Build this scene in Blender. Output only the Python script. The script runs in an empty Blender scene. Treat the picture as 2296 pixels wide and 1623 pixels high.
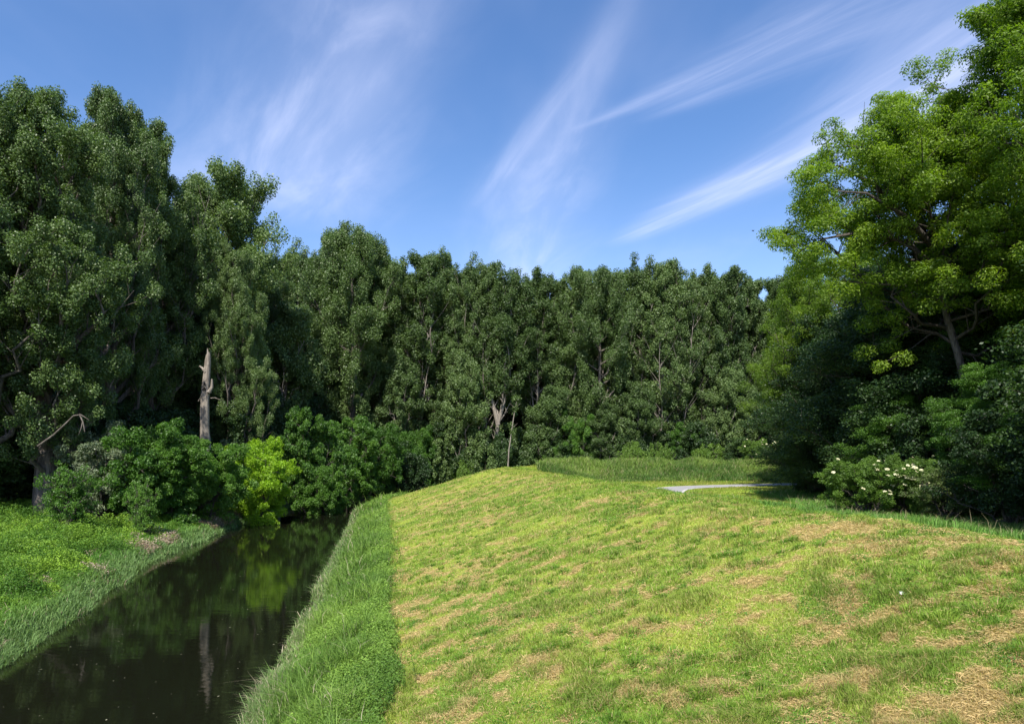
import bpy, math, random
import numpy as np
C = bpy.context.scene
COL = C.collection
R = math.radians
FP = 1551.0; HY = 1010.0; CX = 1148.0; CAMZ = 6.5      # photo measured at 2296 px wide: focal length, horizon row, centre column

def at(px, d): return (px - CX) / FP * d
def zat(py, d): return CAMZ + (HY - py) / FP * d

# ------------------------------------------------------------------ noise
_rt = np.random.RandomState(7).rand(256, 256)
def vnoise(x, y):
    xi = np.floor(x).astype(np.int64); yi = np.floor(y).astype(np.int64)
    fx = x - xi; fy = y - yi
    fx = fx*fx*(3-2*fx); fy = fy*fy*(3-2*fy)
    a = _rt[xi & 255, yi & 255]; b = _rt[(xi+1) & 255, yi & 255]
    c = _rt[xi & 255, (yi+1) & 255]; d = _rt[(xi+1) & 255, (yi+1) & 255]
    return (a*(1-fx)+b*fx)*(1-fy) + (c*(1-fx)+d*fx)*fy
def fbm(x, y, s, o=4, seed=0):
    x = np.asarray(x, float)/s + seed*17.3; y = np.asarray(y, float)/s + seed*9.1
    t = 0; a = 1; n = 0
    for k in range(o):
        t = t + a*vnoise(x, y); n += a; a *= .5; x = x*2.03+5.1; y = y*2.03+1.7
    return t/n
def sstep(a, b, x):
    t = np.clip((x-a)/(b-a), 0, 1); return t*t*(3-2*t)

# ------------------------------------------------------------------ ground shape: everything follows the dyke's centre line
def chaikin(P, n):
    P = np.array(P, float)
    for _ in range(n):
        Q = [P[0]]
        for a, b in zip(P[:-1], P[1:]): Q += [a*.75+b*.25, a*.25+b*.75]
        Q.append(P[-1]); P = np.array(Q)
    return P
DY = chaikin([(27, -80), (10.6, 17), (2.0, 65), (-.6, 76), (2.5, 84.5), (9, 88.5), (20, 91), (45, 94), (120, 99), (500, 110)], 3)
def sdist(x, y):
    x = np.asarray(x, float).ravel(); y = np.asarray(y, float).ravel()
    best = np.full(x.shape, 1e9); sg = np.ones(x.shape)
    for a, b in zip(DY[:-1], DY[1:]):
        d = b-a; L2 = d@d
        t = np.clip(((x-a[0])*d[0]+(y-a[1])*d[1])/L2, 0, 1)
        qx = a[0]+t*d[0]-x; qy = a[1]+t*d[1]-y
        dd = qx*qx+qy*qy; m = dd < best
        best[m] = dd[m]; cr = d[0]*(y-a[1])-d[1]*(x-a[0]); sg[m] = np.sign(cr)[m]
    return np.sqrt(best)*sg
def Ledge(x, y):
    L = np.interp(y, [0, 21.4, 29.6, 38.8, 47, 59, 63, 70, 96], [25, 25.2, 25.9, 27.2, 26.9, 25.9, 25.3, 25.8, 25.3])
    L = L + (fbm(x, y, 3.0, 3, 5)-.5)*1.3
    return L - sstep(-8, 6, np.asarray(x))*5*sstep(80, 90, np.asarray(y))
PATH = chaikin([(11.5, 52), (13.2, 61), (15.8, 68.3), (21, 71.8), (31.7, 76.2), (46, 80), (90, 88)], 3)
def pdist(x, y):
    x = np.asarray(x, float).ravel(); y = np.asarray(y, float).ravel(); best = np.full(x.shape, 1e9)
    for a, b in zip(PATH[:-1], PATH[1:]):
        d = b-a; t = np.clip(((x-a[0])*d[0]+(y-a[1])*d[1])/(d@d), 0, 1)
        best = np.minimum(best, (a[0]+t*d[0]-x)**2+(a[1]+t*d[1]-y)**2)
    return np.sqrt(best)
def ground(x, y, s=None):
    x = np.asarray(x, float).ravel(); y = np.asarray(y, float).ravel()
    if s is None: s = sdist(x, y)
    L = Ledge(x, y)
    z = np.interp(s, [-9, -7.5, -5, -3.2, -2.2, -1, 0, 1.2, 2.4, 4, 12.6, 13.6, 15.2, 16.5, 17.6, 21],
                  [2.8, 2.82, 3.12, 3.70, 4.08, 4.38, 4.55, 4.60, 4.45, 4.05, 1.42, 1.22, .62, .02, -.8, -1.2])
    e = s-L
    zl = np.interp(e, [-4, -1.2, 0, .7, 3, 9, 20, 40], [-1.2, -.7, 0.0, .5, .9, 1.5, 2.25, 2.4])
    z = np.where(s > 21, zl, z)
    m = sstep(20, 14, s)+sstep(1.0, 4, e)
    near = sstep(70, 20, np.abs(y-30)) if False else 1
    bump = (fbm(x, y, 5.5, 3, 1)-.5)*.36 + (fbm(x, y, 1.1, 3, 2)-.5)*.15 + (fbm(x, y, .45, 2, 6)-.5)*.05
    flat = sstep(2.2, 5, pdist(x, y))
    damp = np.where(s < -6, .35, 1.0)*(.12+.88*flat)
    return z + bump*m*damp*sstep(900, 200, np.hypot(x, y))
def gz(x, y): return float(ground([x], [y])[0])

# ------------------------------------------------------------------ mesh helpers
def mesh_np(name, V, F, mat=None, tint=None, col=None, smooth=False):
    me = bpy.data.meshes.new(name)
    V = np.ascontiguousarray(V, np.float32); F = np.ascontiguousarray(F, np.int32)
    n, k = F.shape
    me.vertices.add(len(V)); me.vertices.foreach_set('co', V.ravel())
    me.loops.add(n*k); me.loops.foreach_set('vertex_index', F.ravel())
    me.polygons.add(n); me.polygons.foreach_set('loop_start', np.arange(0, n*k, k, dtype=np.int32))
    me.polygons.foreach_set('loop_total', np.full(n, k, np.int32))
    if smooth: me.polygons.foreach_set('use_smooth', np.ones(n, bool))
    me.update(calc_edges=True)
    if tint is not None:
        a = me.attributes.new('tint', 'FLOAT', 'FACE'); a.data.foreach_set('value', np.ascontiguousarray(tint, np.float32))
    if col is not None:
        dom = 'FACE' if len(col) == n else 'POINT'
        a = me.attributes.new('col', 'FLOAT_COLOR', dom)
        c4 = np.ones((len(col), 4), np.float32); c4[:, :3] = col; a.data.foreach_set('color', c4.ravel())
    if mat: me.materials.append(mat)
    return me
def link(name, data, parent=None, loc=None, label=None, cat=None, group=None, kind=None):
    o = bpy.data.objects.new(name, data); COL.objects.link(o)
    if parent: o.parent = parent
    if loc is not None: o.location = loc
    if label: o['label'] = label
    if cat: o['category'] = cat
    if group: o['group'] = group
    if kind: o['kind'] = kind
    return o

def unit(v): return v/np.maximum(np.linalg.norm(v, axis=-1, keepdims=True), 1e-9)
def tubes(paths, sides=7):
    """paths: list of (points n x 3, radii n) -> V, F of closed-end tubes"""
    VV = []; FF = []; off = 0
    for P, r in paths:
        P = np.asarray(P, float); r = np.asarray(r, float); n = len(P)
        T = unit(np.gradient(P, axis=0)); ref = np.array([1., 0, 0]) if abs(T[0, 0]) < .8 else np.array([0, 1., 0])
        A = unit(np.cross(T, ref)); B = np.cross(T, A)
        th = np.arange(sides)/sides*2*np.pi
        ring = P[:, None]+r[:, None, None]*(np.cos(th)[None, :, None]*A[:, None]+np.sin(th)[None, :, None]*B[:, None])
        VV.append(ring.reshape(-1, 3))
        i = np.arange(n-1)[:, None]*sides; j = np.arange(sides)[None]; j2 = (j+1) % sides
        F = np.stack([i+j, i+j2, i+sides+j2, i+sides+j], -1).reshape(-1, 4)+off
        FF.append(F)
        off += n*sides
    return np.concatenate(VV), np.concatenate(FF)

def leaf_mesh(name, Cn, cr, n, size, aspect, mat, rng, zs=1.0, up=.5, outw=.7, ctint=None, shell=.45, tint_amp=.55, droop=0):
    """n leaves spread over clusters Cn (k x 3) of radius cr (k)"""
    w = cr**2; k = rng.choice(len(Cn), n, p=w/w.sum())
    d = unit(rng.normal(size=(n, 3))); rad = rng.rand(n)**shell
    off = d*rad[:, None]*cr[k][:, None]; off[:, 2] *= zs
    P = Cn[k]+off
    if droop: P[:, 2] -= droop*rad*cr[k]
    N = unit(unit(rng.normal(size=(n, 3)))+outw*d+np.array([0, 0, up]))
    T = unit(np.cross(N, rng.normal(size=(n, 3)))); B = np.cross(N, T)
    L = size*(.7+.6*rng.rand(n))[:, None]; W = L*aspect
    c = P
    V = np.stack([c-T*L*.5, c+B*W*.5-T*L*.08, c+T*L*.5, c-B*W*.5-T*L*.08], 1).reshape(-1, 3)
    F = np.arange(n*4).reshape(n, 4)
    if ctint is None: ctint = rng.rand(len(Cn))
    tint = np.clip(ctint[k]*(1-tint_amp)+rng.rand(n)*tint_amp, 0, 1)
    return mesh_np(name, V, F, mat, tint=tint)

def bez(a, b, c, n):
    t = np.linspace(0, 1, n)[:, None]; return (1-t)**2*a+2*t*(1-t)*b+t*t*c

def skeleton(rng, H, Rr, zb, prof, nl, elev, trunk_r, lean=(0, 0), subs=6, up=.4, sublen=.32, wander=.5, extra=(), trunk_path=None, top=.95, stems=1, lowf=.75, sub0=.22):
    paths = []; cl = []; cr = []
    starts = []
    for q in range(stems):
        if trunk_path is not None: TP = np.array(trunk_path, float)
        else:
            t = np.linspace(0, 1, 12); a = q*2.4+rng.rand()
            sp = 0 if stems == 1 else Rr*.55
            wx = np.cumsum(rng.normal(size=12))*.09*wander; wy = np.cumsum(rng.normal(size=12))*.09*wander
            TP = np.stack([lean[0]*t**1.4+wx*(t > 0)+sp*math.cos(a)*t**.8, lean[1]*t**1.4+wy*(t > 0)+sp*math.sin(a)*t**.8, H*top*t*(1 if q == 0 else .75+.25*rng.rand())], 1)
            TP[0, 2] = -.4
        n = len(TP); tt = np.linspace(0, 1, n)
        rr = trunk_r*((1-tt)**.8*.93+.07); rr[0] *= 1.35
        paths.append((TP, rr)); starts.append((TP, rr))
    limbs = []
    for i in range(nl):
        TP, rr = starts[i % stems]
        hz = zb*lowf+(TP[-1, 2]-zb*lowf)*((i+.5+rng.rand()*.6-.3)/nl)**.85
        k = np.interp(hz, TP[:, 2], np.arange(len(TP))); k0 = int(min(k, len(TP)-2)); f = k-k0
        s = TP[k0]*(1-f)+TP[k0+1]*f; r0 = rr[k0]*(1-f)+rr[k0+1]*f
        az = i*2.399+rng.normal()*.35
        e = R(elev+rng.normal()*7)
        # find reach so the tip lies on the envelope
        tip_r = 0.
        for rc in np.linspace(.3, Rr*1.25, 18):
            zt = hz+rc*math.tan(e); t = (zt-zb)/(H-zb)
            if t > 1 or rc > Rr*prof(max(t, 0)): break
            tip_r = rc
        tip_r = max(tip_r, .35)*(.62+.56*rng.rand())
        dr = np.array([math.cos(az), math.sin(az), 0])
        c = s+dr*tip_r; c[2] = min(hz+tip_r*math.tan(e), H*1.01)
        b = s+dr*tip_r*.62+np.array([0, 0, (c[2]-hz)*.28])
        P = bez(s, b, c, 8); P[1:-1] += rng.normal(size=(6, 3))*.05*tip_r
        limbs.append((P, r0*.5))
    for P, r0 in extra: limbs.append((np.array(P, float), r0))
    for P, r0 in limbs:
        n = len(P); L = np.linalg.norm(np.diff(P, axis=0), axis=1).sum()
        r0 = min(r0, .03+L*.028); paths.append((P, r0*(1-np.linspace(0, 1, n))**.9+.012))
        cl.append(P[-1]); cr.append(1.)
        ns = max(2, int(subs*(.5+L/Rr*.6)))
        for j in range(ns):
            t = sub0+(1-sub0)*(j+rng.rand())/ns; k = t*(n-1); k0 = int(min(k, n-2)); f = k-k0
            s = P[k0]*(1-f)+P[k0+1]*f; tg = unit(P[k0+1]-P[k0])
            pr = unit(np.cross(tg, rng.normal(size=3)))
            d = unit(tg*.55+pr*.8+np.array([0, 0, up]))
            sl = max(.5, L*sublen*(1.15-t*.5))*(.7+.6*rng.rand())
            e = s+d*sl; m = s+d*sl*.55+np.array([0, 0, -.06*sl])
            paths.append((np.array([s, m, e]), np.array([r0*.35*(1-t)+.018, .018, .008])))
            cl += [e, m+rng.normal(size=3)*.15]; cr += [.95, .8]
    cl = np.array(cl); cr = np.array(cr)*(.75+.5*rng.rand(len(cr)))
    return paths, cl, cr

def gen_tree(kind, seed, H, Rr, zb, prof, nl, elev, trunk_r, clump, nleaf, lsize, aspect, leafm, barkm,
             zs=1., upn=.5, outw=.7, gap=None, drop=0., shell=.45, droop=0, flowers=0, sides=7, split=False, **kw):
    rng = np.random.RandomState(seed)
    paths, cl, cr = skeleton(rng, H, Rr, zb, prof, nl, elev, trunk_r, **kw)
    cr = cr*clump; keep = rng.rand(len(cl)) > drop
    if gap:
        for (x0, x1, z0, z1) in gap:
            keep &= ~((cl[:, 1] < .8) & (cl[:, 0] > x0) & (cl[:, 0] < x1) & (cl[:, 2] > z0) & (cl[:, 2] < z1))
    keep &= cl[:, 2] > -.2
    cl = cl[keep]; cr = cr[keep]
    bm_ = None
    if split:
        bV, bF = tubes(paths[1:], 6); bm_ = mesh_np(kind+'_branches', bV, bF, M['darkbark'], smooth=True); paths = paths[:1]
    tV, tF = tubes([p for p in paths], sides)
    tm = mesh_np(kind+'_trunk', tV, tF, barkm, smooth=True)
    cm = leaf_mesh(kind+'_crown', cl, cr, nleaf, lsize, aspect, leafm, rng, zs=zs, up=upn, outw=outw, shell=shell, droop=droop)
    fm = None
    if flowers:
        c0 = cl.mean(0); sc = (cl[:, 2]-c0[2])*.6+np.hypot(cl[:, 0], cl[:, 1])-cl[:, 1]*.9+rng.rand(len(cl))*1.4
        idx = np.argsort(-sc)[:flowers]; VV = []
        for i in idx:
            p = cl[i]+unit(cl[i]-c0*.6+np.array([0, -.8, 1.0]))*cr[i]*1.0
            n0 = unit(np.array([rng.normal()*.3, -.5+rng.normal()*.2, 1.]))
            a = unit(np.cross(n0, [1, 0, .1])); b = np.cross(n0, a); rf = .065+.045*rng.rand()
            for q in range(34):
                rr = rf*math.sqrt(rng.rand()); th = rng.rand()*6.28; c = p+a*rr*math.cos(th)+b*rr*math.sin(th)+n0*(.03-rr*rr*2)
                nn = unit(n0+rng.normal(size=3)*.4); t1 = unit(np.cross(nn, rng.normal(size=3))); t2 = np.cross(nn, t1); s = .03
                VV += [c-t1*s-t2*s, c+t1*s-t2*s, c+t1*s+t2*s, c-t1*s+t2*s]
        VV = np.array(VV); fm = mesh_np(kind+'_flowers', VV, np.arange(len(VV)).reshape(-1, 4), M['flower'])
    return (kind, tm, cm, fm, H, bm_)

def place(model, x, y, label, cat, group=None, top=None, rz=0., sxy=None, name=None, sink=.1, z=None):
    kind, tm, cm, fm, H, bm_ = model
    z = gz(x, y)-sink if z is None else z
    s = (top-z)/H if top else 1.
    sx = sxy if sxy else s
    o = link(name or kind, None, None, (x, y, z), label, cat, group)
    o.rotation_euler = (0, 0, rz); o.scale = (sx, sx, s)
    link('trunk', tm, o); link('crown', cm, o)
    if fm: link('flowers', fm, o)
    if bm_: link('branches', bm_, o)
    return o

# ------------------------------------------------------------------ materials
M = {}
def newmat(name):
    m = bpy.data.materials.new(name); m.use_nodes = True; m.node_tree.nodes.clear(); return m, m.node_tree.nodes, m.node_tree.links
def leaf_mat(name, dark, mid, light, trans, rough=.42, spec=.5, tfac=.32):
    m, N, L = newmat(name)
    out = N.new('ShaderNodeOutputMaterial'); at_ = N.new('ShaderNodeAttribute'); at_.attribute_name = 'tint'
    oi = N.new('ShaderNodeObjectInfo'); geo = N.new('ShaderNodeNewGeometry')
    ma = N.new('ShaderNodeMath'); ma.operation = 'MULTIPLY_ADD'; ma.inputs[1].default_value = .6; ma.inputs[2].default_value = -.27
    L.new(oi.outputs['Random'], ma.inputs[0])
    ad = N.new('ShaderNodeMath'); ad.operation = 'ADD'; L.new(at_.outputs['Fac'], ad.inputs[0]); L.new(ma.outputs[0], ad.inputs[1])
    rp = N.new('ShaderNodeValToRGB'); e = rp.color_ramp.elements
    e[0].color = (*dark, 1); e[0].position = .05; e[1].color = (*light, 1); e[1].position = .97
    q = e.new(.5); q.color = (*mid, 1); L.new(ad.outputs[0], rp.inputs[0])
    p = N.new('ShaderNodeBsdfPrincipled'); p.inputs['Roughness'].default_value = rough; p.inputs['Specular IOR Level'].default_value = spec
    L.new(rp.outputs[0], p.inputs['Base Color'])
    t = N.new('ShaderNodeBsdfTranslucent'); mc = N.new('ShaderNodeMix'); mc.data_type = 'RGBA'; mc.blend_type = 'MULTIPLY'; mc.inputs[0].default_value = 1
    L.new(rp.outputs[0], mc.inputs[6]); mc.inputs[7].default_value = (*trans, 1); L.new(mc.outputs[2], t.inputs['Color'])
    mx = N.new('ShaderNodeMixShader'); mx.inputs[0].default_value = tfac
    L.new(p.outputs[0], mx.inputs[1]); L.new(t.outputs[0], mx.inputs[2]); L.new(mx.outputs[0], out.inputs[0])
    return m
def bark_mat(name, a, b, scale=6):
    m, N, L = newmat(name)
    out = N.new('ShaderNodeOutputMaterial'); tc = N.new('ShaderNodeTexCoord'); mp = N.new('ShaderNodeMapping')
    mp.inputs['Scale'].default_value = (scale, scale, scale*.16); L.new(tc.outputs['Object'], mp.inputs[0])
    n = N.new('ShaderNodeTexNoise'); n.inputs['Scale'].default_value = 1; n.inputs['Detail'].default_value = 7; n.inputs['Roughness'].default_value = .65; n.inputs['Distortion'].default_value = .6
    L.new(mp.outputs[0], n.inputs[0]); rp = N.new('ShaderNodeValToRGB'); rp.color_ramp.elements[0].color = (*a, 1); rp.color_ramp.elements[1].color = (*b, 1)
    rp.color_ramp.elements[0].position = .38; rp.color_ramp.elements[1].position = .62; L.new(n.outputs[0], rp.inputs[0])
    p = N.new('ShaderNodeBsdfPrincipled'); p.inputs['Roughness'].default_value = .9; L.new(rp.outputs[0], p.inputs['Base Color'])
    bp = N.new('ShaderNodeBump'); bp.inputs['Strength'].default_value = .9; bp.inputs['Distance'].default_value = .06; L.new(n.outputs[0], bp.inputs['Height']); L.new(bp.outputs[0], p.inputs['Normal'])
    L.new(p.outputs[0], out.inputs[0]); return m
def col_mat(name, rough=.75, tfac=.3, spec=.25, gain=1.4):
    m, N, L = newmat(name)
    out = N.new('ShaderNodeOutputMaterial'); a = N.new('ShaderNodeAttribute'); a.attribute_name = 'col'
    p = N.new('ShaderNodeBsdfPrincipled'); p.inputs['Roughness'].default_value = rough; p.inputs['Specular IOR Level'].default_value = spec
    L.new(a.outputs['Color'], p.inputs['Base Color']); t = N.new('ShaderNodeBsdfTranslucent')
    mc = N.new('ShaderNodeMix'); mc.data_type = 'RGBA'; mc.blend_type = 'MULTIPLY'; mc.inputs[0].default_value = 1; mc.inputs[7].default_value = (1.25*gain/1.4, 1.3*gain/1.4, .6, 1)
    L.new(a.outputs['Color'], mc.inputs[6]); L.new(mc.outputs[2], t.inputs[0])
    mx = N.new('ShaderNodeMixShader'); mx.inputs[0].default_value = tfac; L.new(p.outputs[0], mx.inputs[1]); L.new(t.outputs[0], mx.inputs[2]); L.new(mx.outputs[0], out.inputs[0])
    return m
def plain(name, c, rough=.8):
    m, N, L = newmat(name); out = N.new('ShaderNodeOutputMaterial'); p = N.new('ShaderNodeBsdfPrincipled')
    n = N.new('ShaderNodeTexNoise'); n.inputs['Scale'].default_value = 8; tc = N.new('ShaderNodeTexCoord'); L.new(tc.outputs['Object'], n.inputs[0])
    rp = N.new('ShaderNodeValToRGB'); rp.color_ramp.elements[0].color = (*[v*.75 for v in c], 1); rp.color_ramp.elements[1].color = (*[min(1, v*1.15) for v in c], 1); L.new(n.outputs[0], rp.inputs[0])
    L.new(rp.outputs[0], p.inputs['Base Color']); p.inputs['Roughness'].default_value = rough; L.new(p.outputs[0], out.inputs[0]); return m

M['poplar'] = leaf_mat('poplar_leaf', (.055, .095, .026), (.088, .145, .040), (.135, .20, .062), (1.3, 1.5, .6), rough=.5, spec=.38, tfac=.26)
M['bigpop'] = leaf_mat('old_poplar_leaf', (.058, .10, .026), (.095, .155, .040), (.145, .215, .065), (1.3, 1.5, .6), rough=.48, spec=.42, tfac=.26)
M['ash'] = leaf_mat('ash_leaf', (.075, .135, .012), (.13, .215, .018), (.21, .30, .03), (1.6, 1.8, .45), rough=.5, spec=.35, tfac=.42)
M['maple'] = leaf_mat('maple_leaf', (.04, .10, .016), (.08, .17, .024), (.13, .24, .035), (1.4, 1.8, .5), rough=.5, spec=.35, tfac=.36)
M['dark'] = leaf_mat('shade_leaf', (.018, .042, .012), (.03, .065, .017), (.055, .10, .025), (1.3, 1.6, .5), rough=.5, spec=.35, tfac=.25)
M['bright'] = leaf_mat('bright_leaf', (.16, .29, .014), (.24, .40, .02), (.32, .48, .032), (1.4, 1.6, .5), rough=.5, spec=.35, tfac=.4)
M['green'] = leaf_mat('shrub_leaf', (.045, .11, .016), (.075, .165, .022), (.12, .23, .034), (1.4, 1.8, .5), rough=.5, spec=.35, tfac=.36)
M['willow'] = leaf_mat('grey_leaf', (.06, .10, .045), (.11, .16, .075), (.21, .25, .14), (1.2, 1.4, .6), rough=.42, spec=.5, tfac=.25)
M['elder'] = leaf_mat('elder_leaf', (.06, .12, .018), (.11, .20, .03), (.18, .28, .05), (1.4, 1.6, .5), rough=.5, spec=.35, tfac=.36)
M['dogwood'] = leaf_mat('pale_leaf', (.08, .13, .03), (.16, .22, .07), (.42, .46, .24), (1.2, 1.4, .6), rough=.45, spec=.4, tfac=.3)
M['bark'] = bark_mat('grey_bark', (.055, .045, .035), (.17, .145, .12))
M['palebark'] = bark_mat('pale_bark', (.14, .12, .10), (.32, .28, .235))
M['darkbark'] = bark_mat('dark_bark', (.03, .025, .02), (.09, .075, .06))
M['deadwood'] = bark_mat('dead_wood', (.12, .10, .08), (.31, .27, .22), 9)
M['flower'] = plain('flower_cream', (.66, .64, .40), .7)
M['blade'] = col_mat('grass_blade', .6, .3, .3)
M['litter'] = plain('white_scrap', (.85, .85, .85), .5)
M['bird'] = plain('bird_dark', (.03, .03, .03), .7)
M['hole'] = plain('rotten_wood', (.02, .015, .012), .95)

def ground_mat():
    m, N, L = newmat('ground'); out = N.new('ShaderNodeOutputMaterial'); a = N.new('ShaderNodeAttribute'); a.attribute_name = 'col'
    tc = N.new('ShaderNodeTexCoord'); n = N.new('ShaderNodeTexNoise'); n.inputs['Scale'].default_value = 9; n.inputs['Detail'].default_value = 8; n.inputs['Roughness'].default_value = .75
    L.new(tc.outputs['Object'], n.inputs[0]); rp = N.new('ShaderNodeValToRGB'); rp.color_ramp.elements[0].position = .3; rp.color_ramp.elements[1].position = .75
    rp.color_ramp.elements[0].color = (.45, .5, .4, 1); rp.color_ramp.elements[1].color = (1.3, 1.25, 1.1, 1); L.new(n.outputs[0], rp.inputs[0])
    mc = N.new('ShaderNodeMix'); mc.data_type = 'RGBA'; mc.blend_type = 'MULTIPLY'; mc.inputs[0].default_value = 1; L.new(a.outputs['Color'], mc.inputs[6]); L.new(rp.outputs[0], mc.inputs[7])
    p = N.new('ShaderNodeBsdfPrincipled'); p.inputs['Roughness'].default_value = .95; p.inputs['Specular IOR Level'].default_value = .1; L.new(mc.outputs[2], p.inputs['Base Color'])
    bp = N.new('ShaderNodeBump'); bp.inputs['Strength'].default_value = .8; bp.inputs['Distance'].default_value = .08; L.new(n.outputs[0], bp.inputs['Height']); L.new(bp.outputs[0], p.inputs['Normal'])
    L.new(p.outputs[0], out.inputs[0]); return m
M['ground'] = ground_mat()
def water_mat():
    m, N, L = newmat('river_water'); out = N.new('ShaderNodeOutputMaterial'); p = N.new('ShaderNodeBsdfPrincipled')
    p.inputs['Base Color'].default_value = (.007, .008, .004, 1); p.inputs['Roughness'].default_value = .02; p.inputs['IOR'].default_value = 1.33
    p.inputs['Specular IOR Level'].default_value = .9
    tc = N.new('ShaderNodeTexCoord'); mp = N.new('ShaderNodeMapping'); mp.inputs['Scale'].default_value = (.55, 1.7, 1); mp.inputs['Rotation'].default_value = (0, 0, R(-10)); L.new(tc.outputs['Object'], mp.inputs[0])
    n = N.new('ShaderNodeTexNoise'); n.inputs['Scale'].default_value = 1.6; n.inputs['Detail'].default_value = 4; n.inputs['Roughness'].default_value = .55; L.new(mp.outputs[0], n.inputs[0])
    n2 = N.new('ShaderNodeTexNoise'); n2.inputs['Scale'].default_value = .18; n2.inputs['Detail'].default_value = 2; L.new(tc.outputs['Object'], n2.inputs[0])
    mu = N.new('ShaderNodeMath'); mu.operation = 'MULTIPLY'; L.new(n.outputs[0], mu.inputs[0]); L.new(n2.outputs[0], mu.inputs[1])
    bp = N.new('ShaderNodeBump'); bp.inputs['Strength'].default_value = .13; bp.inputs['Distance'].default_value = .05; L.new(mu.outputs[0], bp.inputs['Height']); L.new(bp.outputs[0], p.inputs['Normal'])
    L.new(p.outputs[0], out.inputs[0]); return m
M['water'] = water_mat()
def path_mat():
    m, N, L = newmat('path_surface'); out = N.new('ShaderNodeOutputMaterial'); p = N.new('ShaderNodeBsdfPrincipled'); p.inputs['Roughness'].default_value = .9
    a = N.new('ShaderNodeAttribute'); a.attribute_name = 'col'; n = N.new('ShaderNodeTexNoise'); n.inputs['Scale'].default_value = 3; n.inputs['Detail'].default_value = 8; tc = N.new('ShaderNodeTexCoord'); L.new(tc.outputs['Object'], n.inputs[0])
    rp = N.new('ShaderNodeValToRGB'); rp.color_ramp.elements[0].color = (.75, .75, .75, 1); rp.color_ramp.elements[1].color = (1.2, 1.2, 1.2, 1); L.new(n.outputs[0], rp.inputs[0])
    mc = N.new('ShaderNodeMix'); mc.data_type = 'RGBA'; mc.blend_type = 'MULTIPLY'; mc.inputs[0].default_value = 1; L.new(a.outputs['Color'], mc.inputs[6]); L.new(rp.outputs[0], mc.inputs[7]); L.new(mc.outputs[2], p.inputs['Base Color']); L.new(p.outputs[0], out.inputs[0]); return m
M['path'] = path_mat()

# ------------------------------------------------------------------ ground colour
GREEN = np.array([.17, .30, .03]); LIME = np.array([.40, .48, .08]); STRAW = np.array([.52, .40, .20]); OLIVE = np.array([.22, .23, .045]); DEEP = np.array([.055, .13, .02])
def straw_mask(x, y, s):
    u = x*.985+y*.17; v = -x*.17+y*.985        # patches run down the slope
    a = fbm(u*.85, v*1.2, .8, 5, 3)*.52+fbm(x, y, .28, 3, 19)*.48; b = fbm(x, y, 6, 2, 8)
    near = sstep(26, 9, y)*.03 + sstep(3, 7, x)*.05*sstep(17, 9, y)
    verge = sstep(2.2, .4, np.abs(s-12.2))*.02
    m = .8*sstep(.525, .65, a+(b-.5)*.2+near+verge)+.06
    m = m*sstep(-1.0, 2.6, s)*(1-.85*sstep(3.5, 1.5, s)*sstep(24, 42, y))
    return np.clip(m, 0, 1)
def mown_col(x, y, s):
    g = fbm(x, y, 2.3, 4, 11)[:, None]; k = fbm(x, y, 9, 2, 12)[:, None]
    c = GREEN+(LIME-GREEN)*np.clip((g-.32)*2.4+(k-.5)*.8, 0, 1)
    ol = (sstep(4, 1, s)*sstep(26, 50, y)*.75*sstep(.35, .6, fbm(x, y, 5, 3, 13)))[:, None]
    c = c*(1-ol)+OLIVE*1.25*ol
    m = straw_mask(x, y, s)[:, None]
    return c*(1-m)+STRAW*m

# terrain sheet
def axis(lo, hi, f0, f1, st, g=1.09):
    a = list(np.arange(f0, f1, st)); q = st; v = a[-1]
    while v < hi: q *= g; v += q; a.append(v)
    q = st; v = f0; b = []
    while v > lo: q *= g; v -= q; b.append(v)
    return np.array(b[::-1]+a)
xs = axis(-1500, 1500, -30, 32, .22); ys = axis(-300, 2500, 4, 46, .22, 1.012)
ys = np.concatenate([ys[ys < 130], 130*1.08**np.arange(0, 40)])
X, Y = np.meshgrid(xs, ys); xf = X.ravel(); yf = Y.ravel(); sf = sdist(xf, yf); zf = ground(xf, yf, sf)
gc = mown_col(xf, yf, sf)*np.array([.8, .78, .75])
Lf = Ledge(xf, yf)
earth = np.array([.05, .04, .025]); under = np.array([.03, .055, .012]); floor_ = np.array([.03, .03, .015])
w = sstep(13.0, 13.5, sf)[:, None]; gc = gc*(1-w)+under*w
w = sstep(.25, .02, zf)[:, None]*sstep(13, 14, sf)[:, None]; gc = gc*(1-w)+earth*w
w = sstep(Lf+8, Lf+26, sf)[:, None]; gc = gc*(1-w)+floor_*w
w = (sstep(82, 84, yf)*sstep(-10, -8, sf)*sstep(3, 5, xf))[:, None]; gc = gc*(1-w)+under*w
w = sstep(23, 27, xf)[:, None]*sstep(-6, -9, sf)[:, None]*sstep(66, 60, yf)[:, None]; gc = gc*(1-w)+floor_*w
ny, nx = X.shape; i = np.arange(ny-1)[:, None]*nx; j = np.arange(nx-1)[None]
F = np.stack([i+j, i+j+1, i+nx+j+1, i+nx+j], -1).reshape(-1, 4)
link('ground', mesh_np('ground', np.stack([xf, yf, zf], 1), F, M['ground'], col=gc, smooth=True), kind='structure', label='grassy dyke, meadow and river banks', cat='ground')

rnd0 = np.random.RandomState(77)
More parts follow.
